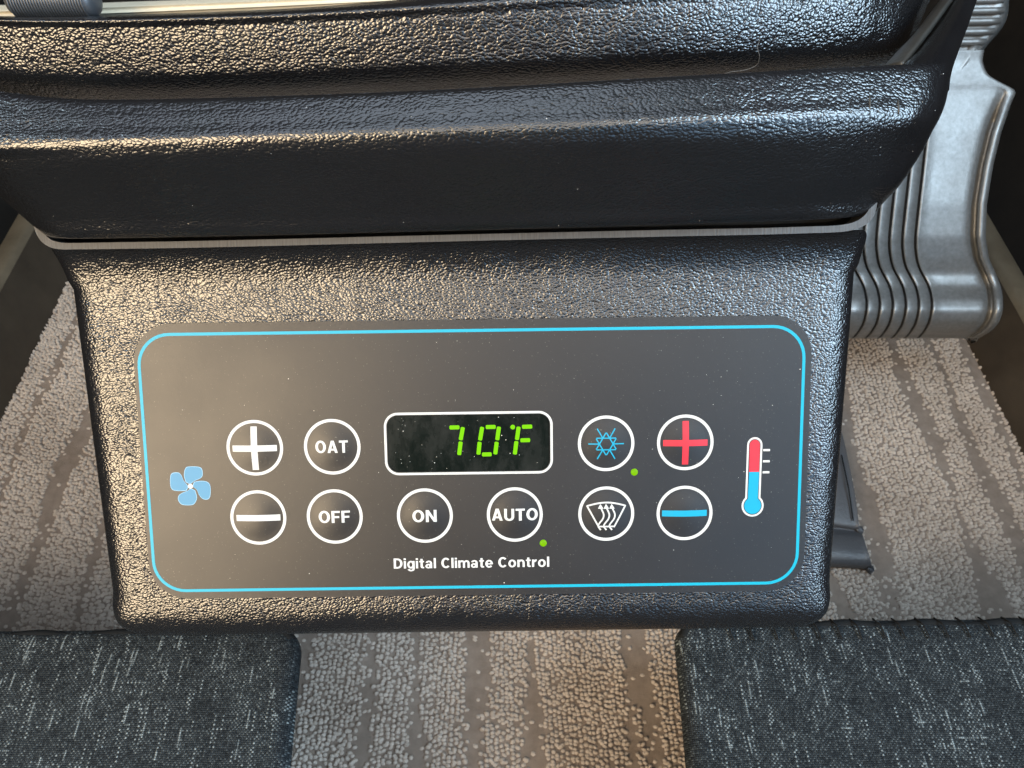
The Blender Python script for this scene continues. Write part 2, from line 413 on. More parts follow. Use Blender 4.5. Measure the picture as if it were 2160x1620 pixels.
# ================================================================== RIBBED PEDAL
def pedal():
    base = at(1950, 700, 440)
    e = empty('rudder_pedal', base); tag(e, 'ribbed cast silver rudder pedal with grip bars at its top', 'rudder pedal')
    B = np.array(base)
    rows = [  # image row, left edge, right edge, distance
        (105, 1955, 2076, 402), (130, 1930, 2072, 404), (158, 1900, 2083, 405), (178, 1880, 2118, 406), (190, 1870, 2146, 407),
        (215, 1850, 2134, 408), (280, 1800, 2112, 410), (350, 1770, 2095, 413), (430, 1745, 2082, 416), (500, 1740, 2079, 420),
        (545, 1742, 2086, 425), (580, 1750, 2102, 430), (605, 1760, 2112, 429), (630, 1765, 2116, 423), (655, 1765, 2116, 421),
        (680, 1762, 2108, 425), (700, 1756, 2090, 434), (712, 1750, 2068, 450), (714, 1748, 2055, 470)]
    R = np.array(rows, float)
    rr = np.linspace(105, 714, 190); dense = np.stack([rr] + [np.interp(rr, R[:, 0], R[:, k]) for k in (1, 2, 3)], 1)
    ker = np.array([1, 2, 3, 2, 1]) / 9.0
    for k in (1, 2, 3):
        for _ in range(2): dense[2:-2, k] = np.convolve(dense[:, k], ker, 'same')[2:-2]
    # groove positions as offsets from the right edge line (image px)
    gc = catmull(np.array([(280, 1955), (350, 1947), (430, 1938), (500, 1931), (535, 1932), (565, 1939), (600, 1957), (625, 1964), (645, 1965.5), (665, 1963), (685, 1957), (705, 1944), (716, 1932)], float), 120)
    gr, gv = gc[:, 0], gc[:, 1]
    def gx(row, k):      # k-th groove, measured from the plain area
        return np.interp(row, gr, gv) - 27.5 * k
    rimw = 24
    G = []
    for row, xl, xr, d in dense:
        cols = [(xl, 2.0)]
        gs = sorted([gx(row, k) for k in range(6)])
        fade = np.clip((row - 215) / 40, 0, 1)
        for g in gs:
            g2 = max(g, xl + 1)
            for dx, dd in ((-3.2, 0), (-2.4, 2.6), (0, 3.4), (1.8, 2.2), (2.8, -0.5), (8, 0)): cols.append((g2 + dx, dd * fade))
        top = max(gs) + 12
        rin = xr - rimw
        rf = np.clip((row - 185) / 70, 0, 1) ** 1.2
        for q in (0.15, 0.4, 0.7, 0.9): cols.append((top + (rin - 20 - top) * q, 0))
        cols += [(rin - 20, 0.0), (rin - 12, 0.8 * rf), (rin - 5, 6.4 * rf), (rin + 1, 7.0 * rf), (rin + 4, 2.0 * rf), (rin + 7, -1.6 * rf), (xr - 9, -2.2 * rf), (xr - 3, -1.6 * rf), (xr, 0.6), (xr - 1, 6), (xr - 6, 9)]
        xs = [max(c[0], xl) for c in cols]
        G.append([at(x, row, d + c[1]) - B for x, c in zip(xs, cols)])
    G = np.array(G)
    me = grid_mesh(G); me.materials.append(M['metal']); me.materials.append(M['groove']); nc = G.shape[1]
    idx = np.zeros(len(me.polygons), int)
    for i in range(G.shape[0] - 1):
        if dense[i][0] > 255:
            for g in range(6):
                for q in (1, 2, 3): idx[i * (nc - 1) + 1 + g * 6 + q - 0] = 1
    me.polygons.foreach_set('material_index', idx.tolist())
    fix_normals(me); plate = link('plate', me, M['metal'], e)
    sol = plate.modifiers.new('thick', 'SOLIDIFY'); sol.thickness = 0.003; sol.offset = -1
    # grip head with its cross bars
    head = [(-70, 2010, 2112, 398), (-20, 2010, 2127, 400), (30, 1990, 2126, 402), (60, 1975, 2113, 402), (90, 1962, 2088, 402), (108, 1953, 2073, 402)]
    H = catmull(np.array(head, float), 30)
    cols = np.linspace(0, 1, 9)
    Gh = np.array([[at(xl + (xr - xl) * c, row, d + 2.0 + (2.5 if c > 0.99 else 0) - (1.5 if 0.84 < c < 0.99 else 0)) - B for c in cols] for row, xl, xr, d in H])
    me = grid_mesh(Gh); fix_normals(me); hd = link('grip', me, M['metal'], e)
    sol = hd.modifiers.new('thick', 'SOLIDIFY'); sol.thickness = 0.004; sol.offset = -1
    for yy in (-22, 2, 24, 46, 68, 90):
        xr = np.interp(yy, [h[0] for h in head], [h[2] for h in head]) - 10; xl = xr - 105
        link('grip_bar', tube([Vector(at(x, yy - (x - xl) * 0.02, 401.5) - B) for x in np.linspace(xl, xr, 6)], 0.0017, 10), M['metal'], e)
    # two ridges running down from the grip into the shoulder
    for (x0, y0, x1, y1, r) in ((2056, 96, 1985, 200, 0.0030),):
        pts = [Vector(at(x0 + (x1 - x0) * s, y0 + (y1 - y0) * s, 404.6 + 5.5 * s) - B) for s in np.linspace(0, 1, 8)]
        link('ridge', tube(pts, r, 10), M['metal'], e)
    return e
pedal()

# strap of black leather lying on the carpet
def strap():
    p0 = at_z(1790, 930, 0.0); e = empty('leather_strap', p0); tag(e, 'folded black leather strap end lying on the carpet', 'strap'); B = np.array(p0)
    rows = [((1700, 880), (1768, 880), 0.012), ((1700, 950), (1785, 950), 0.014), ((1700, 1030), (1803, 1040), 0.013), ((1700, 1095), (1812, 1108), 0.010),
            ((1690, 1112), (1816, 1120), 0.006), ((1690, 1130), (1822, 1135), 0.011), ((1690, 1160), (1832, 1168), 0.012), ((1690, 1185), (1838, 1190), 0.009), ((1690, 1195), (1836, 1201), 0.003)]
    R = []
    for (a, b, z) in rows:
        A_, B_ = at_z(*a, z), at_z(*b, z)
        R.append([A_ - B, A_ * .5 + B_ * .5 - B + np.array([0, 0, .001]), B_ * .9 + A_ * .1 - B, B_ - B, B_ - B + np.array([.001, 0, -.006])])
    me = grid_mesh(loft(R, 30, 50)); fix_normals(me); o = link('band', me, M['strap'], e)
    sol = o.modifiers.new('thick', 'SOLIDIFY'); sol.thickness = 0.002; sol.offset = -1
    seam = [Vector(at_z(x, y, z + .0015) - B) for x, y, z in ((1775, 960, .0145), (1790, 1030, .014), (1800, 1098, .0105))]
    link('seam', tube(seam, 0.0004, 6), M['tweed_edge'], e)
strap()

# ================================================================== DASHBOARD
def rows_at(rows, B, turn=None):
    f = (lambda x: float(np.interp(x, *turn))) if turn else (lambda x: 0.0)
    return [[at(x, y, d + f(x)) - B for x, y, d in r] for r in rows]
ROLL_TURN = ([1150, 1450, 1750, 1850, 1960, 2000], [0, 2, 7.5, 10.5, 14, 15])
PAD_TURN = ([1300, 1500, 1700, 1880, 1960, 2010], [0, 0.8, 2.6, 5.6, 7.6, 9])
def dash_pad():
    B = np.array(at(1000, 500, 142))
    e = empty('dash_pad', B); tag(e, 'black grained vinyl dash pad right above the control unit', 'dash pad')
    xs = [-260, 0, 200, 600, 1000, 1400, 1700, 1880]
    def row(ys, ds, tail, head=None):
        r = [(x, y, d) for x, y, d in zip(xs, ys, [ds] * 8 if not isinstance(ds, list) else ds)]
        return r + tail
    rows = [
        row([210, 232, 240, 232, 218, 195, 178, 168], 150, [(1960, 165, 150), (1975, 165, 158), (1970, 168, 170)]),
        row([165, 199, 215, 207, 191, 168, 152, 143], 130.5, [(1975, 138, 131.5), (2004, 140, 139), (2001, 150, 160)]),
        row([162, 196, 212, 204, 188, 165, 149, 140], 127.6, [(1978, 134, 128), (2008, 134, 136), (2004, 150, 160)]),
        row([215, 232, 240, 230, 215, 195, 182, 174], 126.4, [(1972, 172, 126.6), (2001, 176, 134), (1998, 190, 158)]),
        row([258, 266, 269, 258, 243, 226, 214, 207], 125.7, [(1964, 206, 126.1), (1994, 212, 133), (1990, 225, 156)]),
        row([292, 294, 294, 283, 268, 252, 240, 234], 125.1, [(1952, 234, 126), (1982, 244, 133), (1978, 255, 156)]),
        row([320, 320, 317, 307, 293, 278, 266, 261], 125.9, [(1938, 262, 127), (1965, 276, 134), (1961, 285, 156)]),
        [(-75, 352, 140), (-40, 350, 131), (120, 347, 128), (550, 338, 128), (1000, 326, 128), (1400, 313, 128), (1700, 303, 128), (1850, 300, 128.5), (1915, 305, 131), (1945, 316, 137), (1940, 325, 156)],
        [(-12, 405, 145), (10, 408, 137), (150, 410, 134), (550, 404, 134), (1000, 394, 134), (1400, 384, 134), (1700, 376, 134), (1810, 374, 134.5), (1870, 378, 136), (1899, 386, 141), (1896, 392, 156)],
        [(42, 452, 149), (62, 458, 142), (180, 462, 139), (550, 457, 139), (1000, 447, 139), (1400, 437, 139), (1680, 428, 139), (1775, 424, 139.5), (1835, 423, 141), (1862, 426, 145), (1862, 430, 158)],
        [(78, 484, 152), (102, 492, 144), (200, 496, 142), (550, 490, 142), (1000, 479, 142), (1400, 468, 142), (1680, 459, 142), (1765, 455, 142), (1820, 451, 143.5), (1845, 447, 147), (1846, 448, 160)],
        [(95, 500, 158), (125, 503, 148), (210, 503, 146.5), (550, 496, 146), (1000, 485, 146), (1400, 474, 146), (1680, 465, 146), (1760, 461, 146), (1810, 457, 148), (1835, 452, 152), (1838, 452, 163)],
        [(120, 500, 170), (140, 500, 168), (220, 500, 168), (550, 490, 168), (1000, 478, 168), (1400, 466, 168), (1680, 458, 168), (1750, 455, 168), (1800, 452, 168), (1820, 448, 168), (1825, 448, 172)],
    ]
    me = grid_mesh(loft(rows_at(rows, B, PAD_TURN), 150, 110)); fix_normals(me); pad = link('padding', me, M['pad'], e)
    # end of the pad turning up towards the dash top
    limb = [
        [(1905, 215, 140), (1940, 180, 136), (1985, 190, 131), (2002, 190, 138), (1995, 195, 155)],
        [(1890, 150, 150), (1915, 142, 132), (1975, 150, 129), (2007, 150, 138), (2000, 155, 158)],
        [(1915, 118, 158), (1945, 105, 140), (1990, 100, 137), (2024, 100, 146), (2016, 105, 165)],
        [(1945, 80, 166), (1975, 65, 150), (2010, 58, 147), (2041, 55, 156), (2034, 60, 175)],
        [(1975, 40, 176), (2000, 25, 162), (2030, 15, 159), (2056, 12, 168), (2050, 15, 185)],
        [(2005, -10, 188), (2025, -25, 176), (2050, -35, 173), (2074, -40, 182), (2066, -38, 198)],
        [(2020, -60, 198), (2040, -75, 188), (2062, -85, 185), (2084, -90, 194), (2076, -88, 208)]]
    me = grid_mesh(loft([[at(x, y, d + 8) - B for x, y, d in r] for r in limb], 40, 60)); fix_normals(me); link('end_return', me, M['pad'], e)
    # thin metal trim behind the end of the pad
    trim = [[(1868, 150, 152), (1885, 146, 148), (1905, 143, 146)], [(1903, 112, 158), (1915, 108, 154), (1936, 103, 152)],
            [(1935, 78, 166), (1948, 70, 162), (1964, 66, 160)], [(1962, 42, 176), (1976, 32, 172), (1992, 27, 170)], [(2000, -10, 190), (2012, -18, 186), (2028, -22, 184)]]
    me = grid_mesh(loft(rows_at(trim, B), 8, 30)); fix_normals(me); o = link('metal_trim', me, M['dark_trim'], e)
    s = o.modifiers.new('thick', 'SOLIDIFY'); s.thickness = 0.001; s.offset = -1
    return rows
PAD_ROWS = dash_pad()

def dash_roll():
    B = np.array(at(1000, 120, 165)); 
    xs = [-260, 0, 250, 650, 1050, 1450, 1750, 1850]
    rows = [
        [(x, y, 192) for x, y in zip(xs, [215, 215, 225, 215, 200, 175, 158, 150])] + [(1890, 140, 192), (1905, 130, 196)],
        [(x, y, 176) for x, y in zip(xs, [172, 202, 219, 211, 196, 171, 155, 146])] + [(1892, 132, 178), (1912, 118, 188)],
        [(x, y, 167.5) for x, y in zip(xs, [158, 182, 196, 188, 172, 151, 137, 127])] + [(1898, 110, 170), (1922, 92, 184)],
        [(x, y, 162.8) for x, y in zip(xs, [130, 156, 168, 158, 140, 122, 112, 104])] + [(1905, 92, 166), (1932, 76, 182)],
        [(x, y, 160.4) for x, y in zip(xs, [96, 120, 130, 120, 102, 88, 80, 74])] + [(1912, 64, 164.5), (1940, 52, 182)],
        [(x, y, 158.4) for x, y in zip(xs, [66, 84, 92, 82, 62, 48, 40, 36])] + [(1924, 30, 164), (1952, 22, 184)],
        [(x, y, 156.8) for x, y in zip(xs, [42, 56, 60, 48, 28, 8, -2, -8])] + [(1940, -10, 164), (1968, -14, 186)],
        [(x, y, 156.0) for x, y in zip(xs, [29, 39, 38, 24, -4, -36, -48, -54])] + [(1956, -54, 166), (1984, -56, 190)],
        [(x, y, 166) for x, y in zip(xs, [26, 34, 31, 15, -22, -70, -84, -90])] + [(1972, -90, 178), (1998, -92, 200)]]
    me = grid_mesh(loft(rows_at(rows, B, ROLL_TURN), 140, 70)); fix_normals(me)
    o = link('dash_roll', me, M['roll']); o.location = B
    tag(o, 'black grained vinyl dashboard roll along the top of the picture', 'dashboard roll')
dash_roll()

def trim_strip():
    B = np.array(at(400, 20, 178))
    rows = [[(-200, 46, 174), (0, 37, 174), (110, 33, 174), (300, 26, 174), (600, 13, 174), (1000, -6, 174)],
            [(-200, 44, 173.4), (0, 35, 173.4), (110, 31, 173.4), (300, 24, 173.4), (600, 11, 173.4), (1000, -8, 173.4)],
            [(-200, 30, 175), (0, 21, 175), (110, 21, 175), (300, 12, 175), (600, 1, 175), (1000, -14, 175)],
            [(-200, 16, 178), (0, 10, 178), (110, 9, 178), (300, 2, 178), (600, -8, 178), (1000, -24, 178)]]
    me = grid_mesh(loft(rows_at(rows, B), 40, 16)); fix_normals(me); o = link('trim_strip', me, M['cream']); o.location = B
    s = o.modifiers.new('thick', 'SOLIDIFY'); s.thickness = 0.0012; s.offset = -1
    tag(o, 'thin cream metal strip along the upper edge of the dashboard roll', 'trim strip')
    # knurled knob above it
    c0 = at(112, -4, 164); ax = CRT; e = empty('knurled_knob', c0); tag(e, 'grey knurled knob cut off by the top left corner', 'knob')
    nk = 44; prof = [(-9.6, 1.6), (-9.0, 3.2), (-8.0, 3.9), (8.0, 3.9), (9.0, 3.2), (9.6, 1.6)]
    V = []; F = []
    for (h, r) in prof:
        for k in range(nk * 2):
            a = 2 * math.pi * k / (nk * 2); V.append(Vector(ax) * h * MM + (Vector(CUP) * math.cos(a) + Vector(FW) * math.sin(a)) * r * MM)
    F = grid_faces(len(prof), nk * 2, True); F += [tuple(range(nk * 2)), tuple(range((len(prof) - 1) * nk * 2, len(prof) * nk * 2))]
    me = pyd(V, F); fix_normals(me); link('body', me, M['steel'], e)
    for k in range(27):   # ribs round the knob, across the picture
        h = -7.8 + k * 0.60
        pts = [Vector(ax) * (h * MM) + (Vector(CUP) * math.cos(a) + Vector(FW) * math.sin(a)) * 4.05 * MM for a in np.linspace(math.pi * .5, math.pi * 1.9, 14)]
        link('rib', tube(pts, 0.00019, 6), M['steel'], e)
trim_strip()

# ================================================================== CLIMATE CONTROL UNIT
unit = empty('climate_control_unit')
unit.matrix_world = Matrix([[EX[i], PV[i], PN[i], PANEL_O[i]] for i in range(3)] + [[0, 0, 0, 1]])
tag(unit, 'black climate control unit with buttons and green 70°F display under the dash', 'climate control')

def housing():
    DEP = -38.0
    def uL(v): return -82.45 - 0.0475 * v
    def uR(v): return 79.45 + 0.039 * v
    def section(v, nf, l, r, rc, vslope=0.0, back=DEP):
        pts = []
        for n in np.linspace(back, nf - rc, 5): pts.append((l, n))
        for k in range(1, 9):
            a = math.pi / 2 * k / 8; pts.append((l + rc * (1 - math.cos(a)), nf - rc + rc * math.sin(a)))
        for s in np.linspace(0, 1, 42)[1:-1]: pts.append((l + rc + (r - l - 2 * rc) * s, nf))
        for k in range(0, 9):
            a = math.pi / 2 * (1 - k / 8); pts.append((r - rc * (1 - math.cos(a)), nf - rc + rc * math.sin(a)))
        for n in np.linspace(nf - rc, back, 5)[1:]: pts.append((r, n))
        return [(u * MM, (v + vslope * u) * MM, n * MM) for u, n in pts]
    rows = []
    vb, r, ro = -41.8, 9.0, 6.5
    rows.append(section(vb + 0.4, DEP + 5.5, uL(vb) + ro, uR(vb) - ro, 5.0))
    rows.append(section(vb, -14, uL(vb) + ro * .85, uR(vb) - ro * .85, 5.0))
    for k in range(0, 11):
        a = math.pi / 2 * k / 10
        v = vb + r * (1 - math.cos(a)); nf = -r * (1 - math.sin(a)) ; ins = ro * (1 - math.sin(min(a * 1.25, math.pi / 2)))
        rows.append(section(v, nf, uL(v) + ins, uR(v) - ins, 5.2))
    for v in np.linspace(vb + r, 37.0, 24)[1:]: rows.append(section(v, 0, uL(v), uR(v), 6.5, 0.009 * np.clip((v) / 37, 0, 1)))
    R = 7.0
    for k in range(1, 11):
        a0 = math.radians(22); a = a0 + (math.radians(80) - a0) * k / 10
        v = 37.6 + R * 1.28 * (math.sin(a) - math.sin(a0)) * 1.38; nf = R * (math.cos(a0) - math.cos(a)) * 1.02; fl = 2.6 * (1 - math.cos(a))
        tuck = 3.2 * (k / 10) ** 3
        rows.append(section(v, nf, uL(37) - fl + tuck * 0.6, uR(37) + fl - tuck, 5.2, 0.009))
    G = np.array(rows); me = grid_mesh(G); fix_normals(me)
    link('housing', me, M['housing'], unit)
    # cut rim of the shell: a ribbon following the top of the flare and turning up at both ends
    def on(px, py, n):
        r_ = ray(px, py); t_ = ((PANEL_O - CAM) @ PN + n * MM) / (r_ @ PN); p = CAM + r_ * t_ - PANEL_O
        return np.array([p @ EX, p @ PV, n * MM])
    outer = [(62, 420), (65, 450), (70, 474), (77, 494), (89, 511), (107, 522), (130, 526), (160, 526), (250, 525), (380, 523), (560, 519), (1000, 508), (1400, 499), (1600, 495), (1700, 492), (1750, 490.5), (1784, 488), (1812, 481), (1833, 469), (1845, 452), (1850, 430), (1853, 405), (1855, 380)]
    inner = [(76, 420), (79, 450), (83, 470), (89, 486), (99, 499), (113, 508), (133, 512), (160, 512.5), (250, 511), (380, 509), (560, 505), (1000, 494), (1400, 485), (1600, 481), (1700, 478), (1748, 476.5), (1778, 474), (1803, 468), (1821, 457), (1832, 443), (1837, 425), (1840, 403), (1842, 380)]
    NF = 6.2
    Po = catmull(np.array([on(x, y, NF) for x, y in outer]), 160); Pi = catmull(np.array([on(x, y, NF) for x, y in inner]), 160)
    dn = np.array([0, 0, -1.0]) * MM
    G = np.array([Po + dn * 12 + np.array([0, 0.004, 0]), Po + dn * 0.25, Po, Pi, Pi + dn * 0.2, Pi + dn * 8])
    me = pyd(G.reshape(-1, 3), grid_faces(*G.shape[:2]), False); me.materials.append(M['cut_edge']); me.materials.append(M['housing']); me.materials.append(M['shadow_black'])
    nq = 159; me.polygons.foreach_set('material_index', [1] * nq + [1] * nq + [0] * nq + [2] * nq + [2] * nq)
    fix_normals(me)
    f = link('mounting_flange', me, M['cut_edge'], unit); f['label'] = 'raw grey cut edge of the mounting flange'
    back = Pi + dn * 8; me = pyd(back, [tuple(range(len(back)))], False)
    link('flange_shade_sheet', me, M['shadow_black'], f)  # added black sheet in place of the shaded recess behind the rim
housing()

def rrect(cx, cy, hx, hy, r, k=10):
    p = []
    for qx, qy, a0 in ((1, 1, 0), (-1, 1, 90), (-1, -1, 180), (1, -1, 270)):
        for i in range(k + 1):
            a = math.radians(a0 + 90 * i / k); p.append((cx + qx * (hx - r) + r * math.cos(a), cy + qy * (hy - r) + r * math.sin(a)))
    return p
def ring_mesh(outer, inner, z, wall=0.0):
    n = len(outer); V = [(x, y, z) for x, y in outer] + [(x, y, z) for x, y in inner]; F = [(i, (i + 1) % n, n + (i + 1) % n, n + i) for i in range(n)]
    if wall:
        V += [(x, y, z - wall) for x, y in inner] + [(x, y, z - wall) for x, y in outer]
        F += [(n + i, n + (i + 1) % n, 2 * n + (i + 1) % n, 2 * n + i) for i in range(n)] + [(3 * n + i, 3 * n + (i + 1) % n, (i + 1) % n, i) for i in range(n)]
    return pyd([(x * MM, y * MM, zz * MM) for x, y, zz in V], F, False)
ZD = 0.34                                  # face of the overlay above the housing, mm
DISP = (-1.07, 3.15)
dec_out = rrect(0.15, -0.55, 70.2, 29.6, 8.2); dec_in = rrect(DISP[0], DISP[1], 17.05, 6.05, 2.3)
decal = link('faceplate', ring_mesh(dec_out, dec_in, ZD, ZD - 0.02), M['decal'], unit)
decal['label'] = 'matte black overlay with a cyan border line'
bo = rrect(-0.12, -0.75, 69.2, 27.85, 6.9); bi = rrect(-0.12, -0.75, 68.57, 27.22, 6.3)
link('border_line', ring_mesh(bo, bi, ZD + 0.025), M['line_blue'], decal)

def flat(name, polys, z, mat, parent, zf=None, step=0.0):
    V = []; F = []
    for i, p in enumerate(polys):
        bm = bmesh.new(); bm.faces.new([bm.verts.new((x * MM, y * MM, 0)) for x, y in p])
        bmesh.ops.triangulate(bm, faces=bm.faces)
        if zf: bmesh.ops.subdivide_edges(bm, edges=[e for e in bm.edges if e.calc_length() > 0.5 * MM], cuts=3, use_grid_fill=True)
        bm.normal_update(); bm.verts.index_update(); b0 = len(V)
        for v in bm.verts: V.append((v.co.x, v.co.y, ((zf(v.co.x / MM, v.co.y / MM) if zf else 0) + z + step * i) * MM))
        for f in bm.faces:
            ids = [b0 + v.index for v in f.verts]; F.append(ids if f.normal.z > 0 else ids[::-1])
        bm.free()
    return link(name, pyd(V, F, False), mat, parent)
def stroke(pts, w):
    pts = [np.array(p, float) for p in pts]; L = []; R = []
    for i, p in enumerate(pts):
        a = pts[max(i - 1, 0)]; b = pts[min(i + 1, len(pts) - 1)]; d = (b - a) / np.linalg.norm(b - a); n = np.array([-d[1], d[0]]) * w / 2
        L.append(p + n); R.append(p - n)
    return [(L[i], L[i + 1], R[i + 1], R[i]) for i in range(len(pts) - 1)]
def box_(x0, y0, x1, y1): return [(x0, y0), (x1, y0), (x1, y1), (x0, y1)]
def ering(cx, cy, rx, ry, wx, wy, a0=0, a1=360, n=28):
    out = []
    A = np.radians(np.linspace(a0, a1, max(4, int(n * abs(a1 - a0) / 360)) + 1))
    for a, c in zip(A[:-1], A[1:]):
        o = lambda t: (cx + rx * math.cos(t), cy + ry * math.sin(t)); q = lambda t: (cx + (rx - wx) * math.cos(t), cy + (ry - wy) * math.sin(t))
        out.append([q(a), o(a), o(c), q(c)])
    return out
S_, H_ = 0.195, 0.165
def glyph(ch):
    if ch == 'O': return ering(.40, .5, .40, .515, .205, .175), .80
    if ch == 'C': return ering(.39, .5, .39, .515, .20, .17, 42, 318), .74
    if ch == 'D': return [box_(0, 0, S_, 1), box_(S_, 1 - H_, .32, 1), box_(S_, 0, .32, H_)] + ering(.32, .5, .42, .5, S_, H_, -90, 90), .74
    if ch == 'A': return [[(0, 0), (.205, 0), (.455, 1), (.27, 1)], [(.55, 0), (.755, 0), (.485, 1), (.30, 1)], box_(.16, .2, .60, .35)], .755
    if ch == 'T': return [box_(0, .835, .64, 1), box_(.22, 0, .42, .835)], .64
    if ch == 'F': return [box_(0, 0, .2, 1), box_(.2, .835, .58, 1), box_(.2, .41, .53, .57)], .58
    if ch == 'N': return [box_(0, 0, .19, 1), box_(.53, 0, .72, 1), [(.0, 1), (.20, 1), (.72, 0), (.52, 0)]], .72
    if ch == 'U': return [box_(0, .34, S_, 1), box_(.70 - S_, .34, .70, 1)] + ering(.35, .34, .35, .355, S_, .175, 180, 360), .70
    if ch == 'i': return [box_(0, 0, .185, .73), box_(0, .83, .185, 1)], .185
    if ch == 'l': return [box_(0, 0, .185, 1)], .185
    if ch == 't': return [box_(.10, .17, .285, .93), box_(0, .60, .40, .73), box_(.27, 0, .40, .14)] + ering(.27, .17, .17, .17, .0, .0, 180, 270) + ering(.275, .175, .175, .175, .165, .165, 180, 270), .40
    if ch == 'n': return [box_(0, 0, .185, .73), box_(.435, 0, .62, .43)] + ering(.33, .43, .29, .315, .185, .16, 0, 150), .62
    if ch == 'm': return [box_(0, 0, .18, .73), box_(.385, 0, .565, .45), box_(.77, 0, .95, .45)] + ering(.31, .45, .255, .295, .18, .15, 0, 150) + ering(.695, .45, .255, .295, .18, .15, 0, 150), .95
    if ch == 'r': return [box_(0, 0, .185, .73)] + ering(.36, .40, .27, .34, .16, .17, 80, 160), .40
    if ch == 'o': return ering(.325, .365, .325, .385, .185, .155), .65
    if ch == 'e': return ering(.32, .365, .32, .385, .18, .15, 0, 322) + [box_(.10, .30, .615, .42)], .64
    if ch == 'a': return ering(.245, .21, .245, .225, .165, .125) + [box_(.39, 0, .57, .50)] + ering(.29, .49, .28, .26, .18, .14, 0, 165), .60
    if ch == 'g': return ering(.30, .37, .30, .38, .175, .15) + [box_(.435, -.03, .62, .73)] + ering(.315, -.03, .305, .25, .185, .14, 195, 360), .62
    return [], .24
def lettering(name, body, cx, cy, w, cap, z, parent, zf=None, gap=0.105):
    polys = []; x = 0.0
    for ch in body:
        g, adv = glyph(ch)
        for p in g:
            if len({(round(a, 4), round(b_, 4)) for a, b_ in p}) == len(p): polys.append([(x + a, b_) for a, b_ in p])
        x += adv + gap
    x -= gap; k = w / x
    polys = [[(cx + (a - x / 2) * k, cy + (b_ - 0.5) * cap) for a, b_ in p] for p in polys]
    return flat(name, polys, z, M['white'], parent, zf, 0.0002)

# --- buttons
BR, DOME = 5.30, 0.42
def button(u, v, label):
    def hgt(x, y):
        q = min(math.hypot(x - u, y - v) / BR, 1.0); return DOME * (1 - q * q) ** 1.5
    V = [(u * MM, v * MM, (ZD + 0.012 + DOME) * MM)]; F = []; NR, NS = 10, 40
    for i in range(1, NR + 1):
        for k in range(NS):
            a = 2 * math.pi * k / NS; x, y = u + BR * i / NR * math.cos(a), v + BR * i / NR * math.sin(a)
            V.append((x * MM, y * MM, (ZD + 0.012 + hgt(x, y)) * MM))
    for k in range(NS): F.append((0, 1 + k, 1 + (k + 1) % NS))
    for i in range(NR - 1):
        for k in range(NS): F.append((1 + i * NS + k, 1 + (i + 1) * NS + k, 1 + (i + 1) * NS + (k + 1) % NS, 1 + i * NS + (k + 1) % NS))
    me = pyd(V, F); b = link('button', me, M['decal'], unit); b['label'] = label
    circ = lambda r: [(u + r * math.cos(2 * math.pi * k / 64), v + r * math.sin(2 * math.pi * k / 64)) for k in range(64)]
    link('ring', ring_mesh(circ(5.94), circ(5.30), ZD + 0.035), M['white'], b)
    return b, hgt
PZ = ZD + 0.012 + 0.035
def bar(cx, cy, hx, hy): return [(cx - hx, cy - hy), (cx + hx, cy - hy), (cx + hx, cy + hy), (cx - hx, cy + hy)]
def plus(b, h, u, v, mat, L=4.65, T=0.66):
    # one cross-shaped print
    flat('plus_sign', [bar(u - (L + T) / 2, v, (L - T) / 2, T), bar(u, v, T, T), bar(u + (L + T) / 2, v, (L - T) / 2, T), bar(u, v + (L + T) / 2, T, (L - T) / 2), bar(u, v - (L + T) / 2, T, (L - T) / 2)], PZ, mat, b, h)
b, h = button(-45.98, 2.76, 'fan speed button with a white plus'); plus(b, h, -45.98, 2.68, M['white'])
b, h = button(-46.05, -12.32, 'fan speed button with a white minus'); flat('minus_sign', [bar(-46.0, -12.32, 4.65, 0.66)], PZ, M['white'], b, h)
b, h = button(-29.72, 2.76, 'button lettered OAT'); lettering('lettering', 'OAT', -29.8, 2.84, 6.85, 2.6, PZ, b, h)
b, h = button(-29.82, -12.32, 'button lettered OFF'); lettering('lettering', 'OFF', -29.85, -12.28, 6.65, 2.6, PZ, b, h)
b, h = button(-10.67, -12.38, 'button lettered ON'); lettering('lettering', 'ON', -10.72, -12.36, 5.15, 2.6, PZ, b, h)
b, h = button(8.43, -12.40, 'button lettered AUTO'); lettering('lettering', 'AUTO', 8.44, -12.32, 9.75, 2.6, PZ, b, h)
b, h = button(44.43, 2.71, 'temperature button with a red plus'); plus(b, h, 44.43, 2.65, M['red'])
b, h = button(44.50, -12.55, 'temperature button with a cyan minus'); flat('minus_sign', [bar(44.45, -12.55, 4.75, 0.66)], PZ, M['cyan'], b, h)
# snowflake
b, h = button(27.80, 2.72, 'air conditioning button with a cyan snowflake')
K = 0.0243; polys = []
for k in range(6):
    a = math.pi / 3 * k; ca, sa = math.cos(a), math.sin(a)
    R2 = lambda x, y: (27.78 + x * ca - y * sa, 2.68 + x * sa + y * ca)
    polys += stroke([R2(62 * K, 0), R2(154 * K, 0)], 0.25)
    a2 = a + math.pi / 6; ca2, sa2 = math.cos(a2), math.sin(a2)
    R3 = lambda x, y: (27.78 + x * ca2 - y * sa2, 2.68 + x * sa2 + y * ca2)
    polys += stroke([R3(51 * K, -84 * K), R3(51 * K, 84 * K)], 0.25)
for i, p in enumerate(polys): flat('snowflake_stroke', [p], PZ + 0.002 * (i % 6), M['cyan'], b, h)
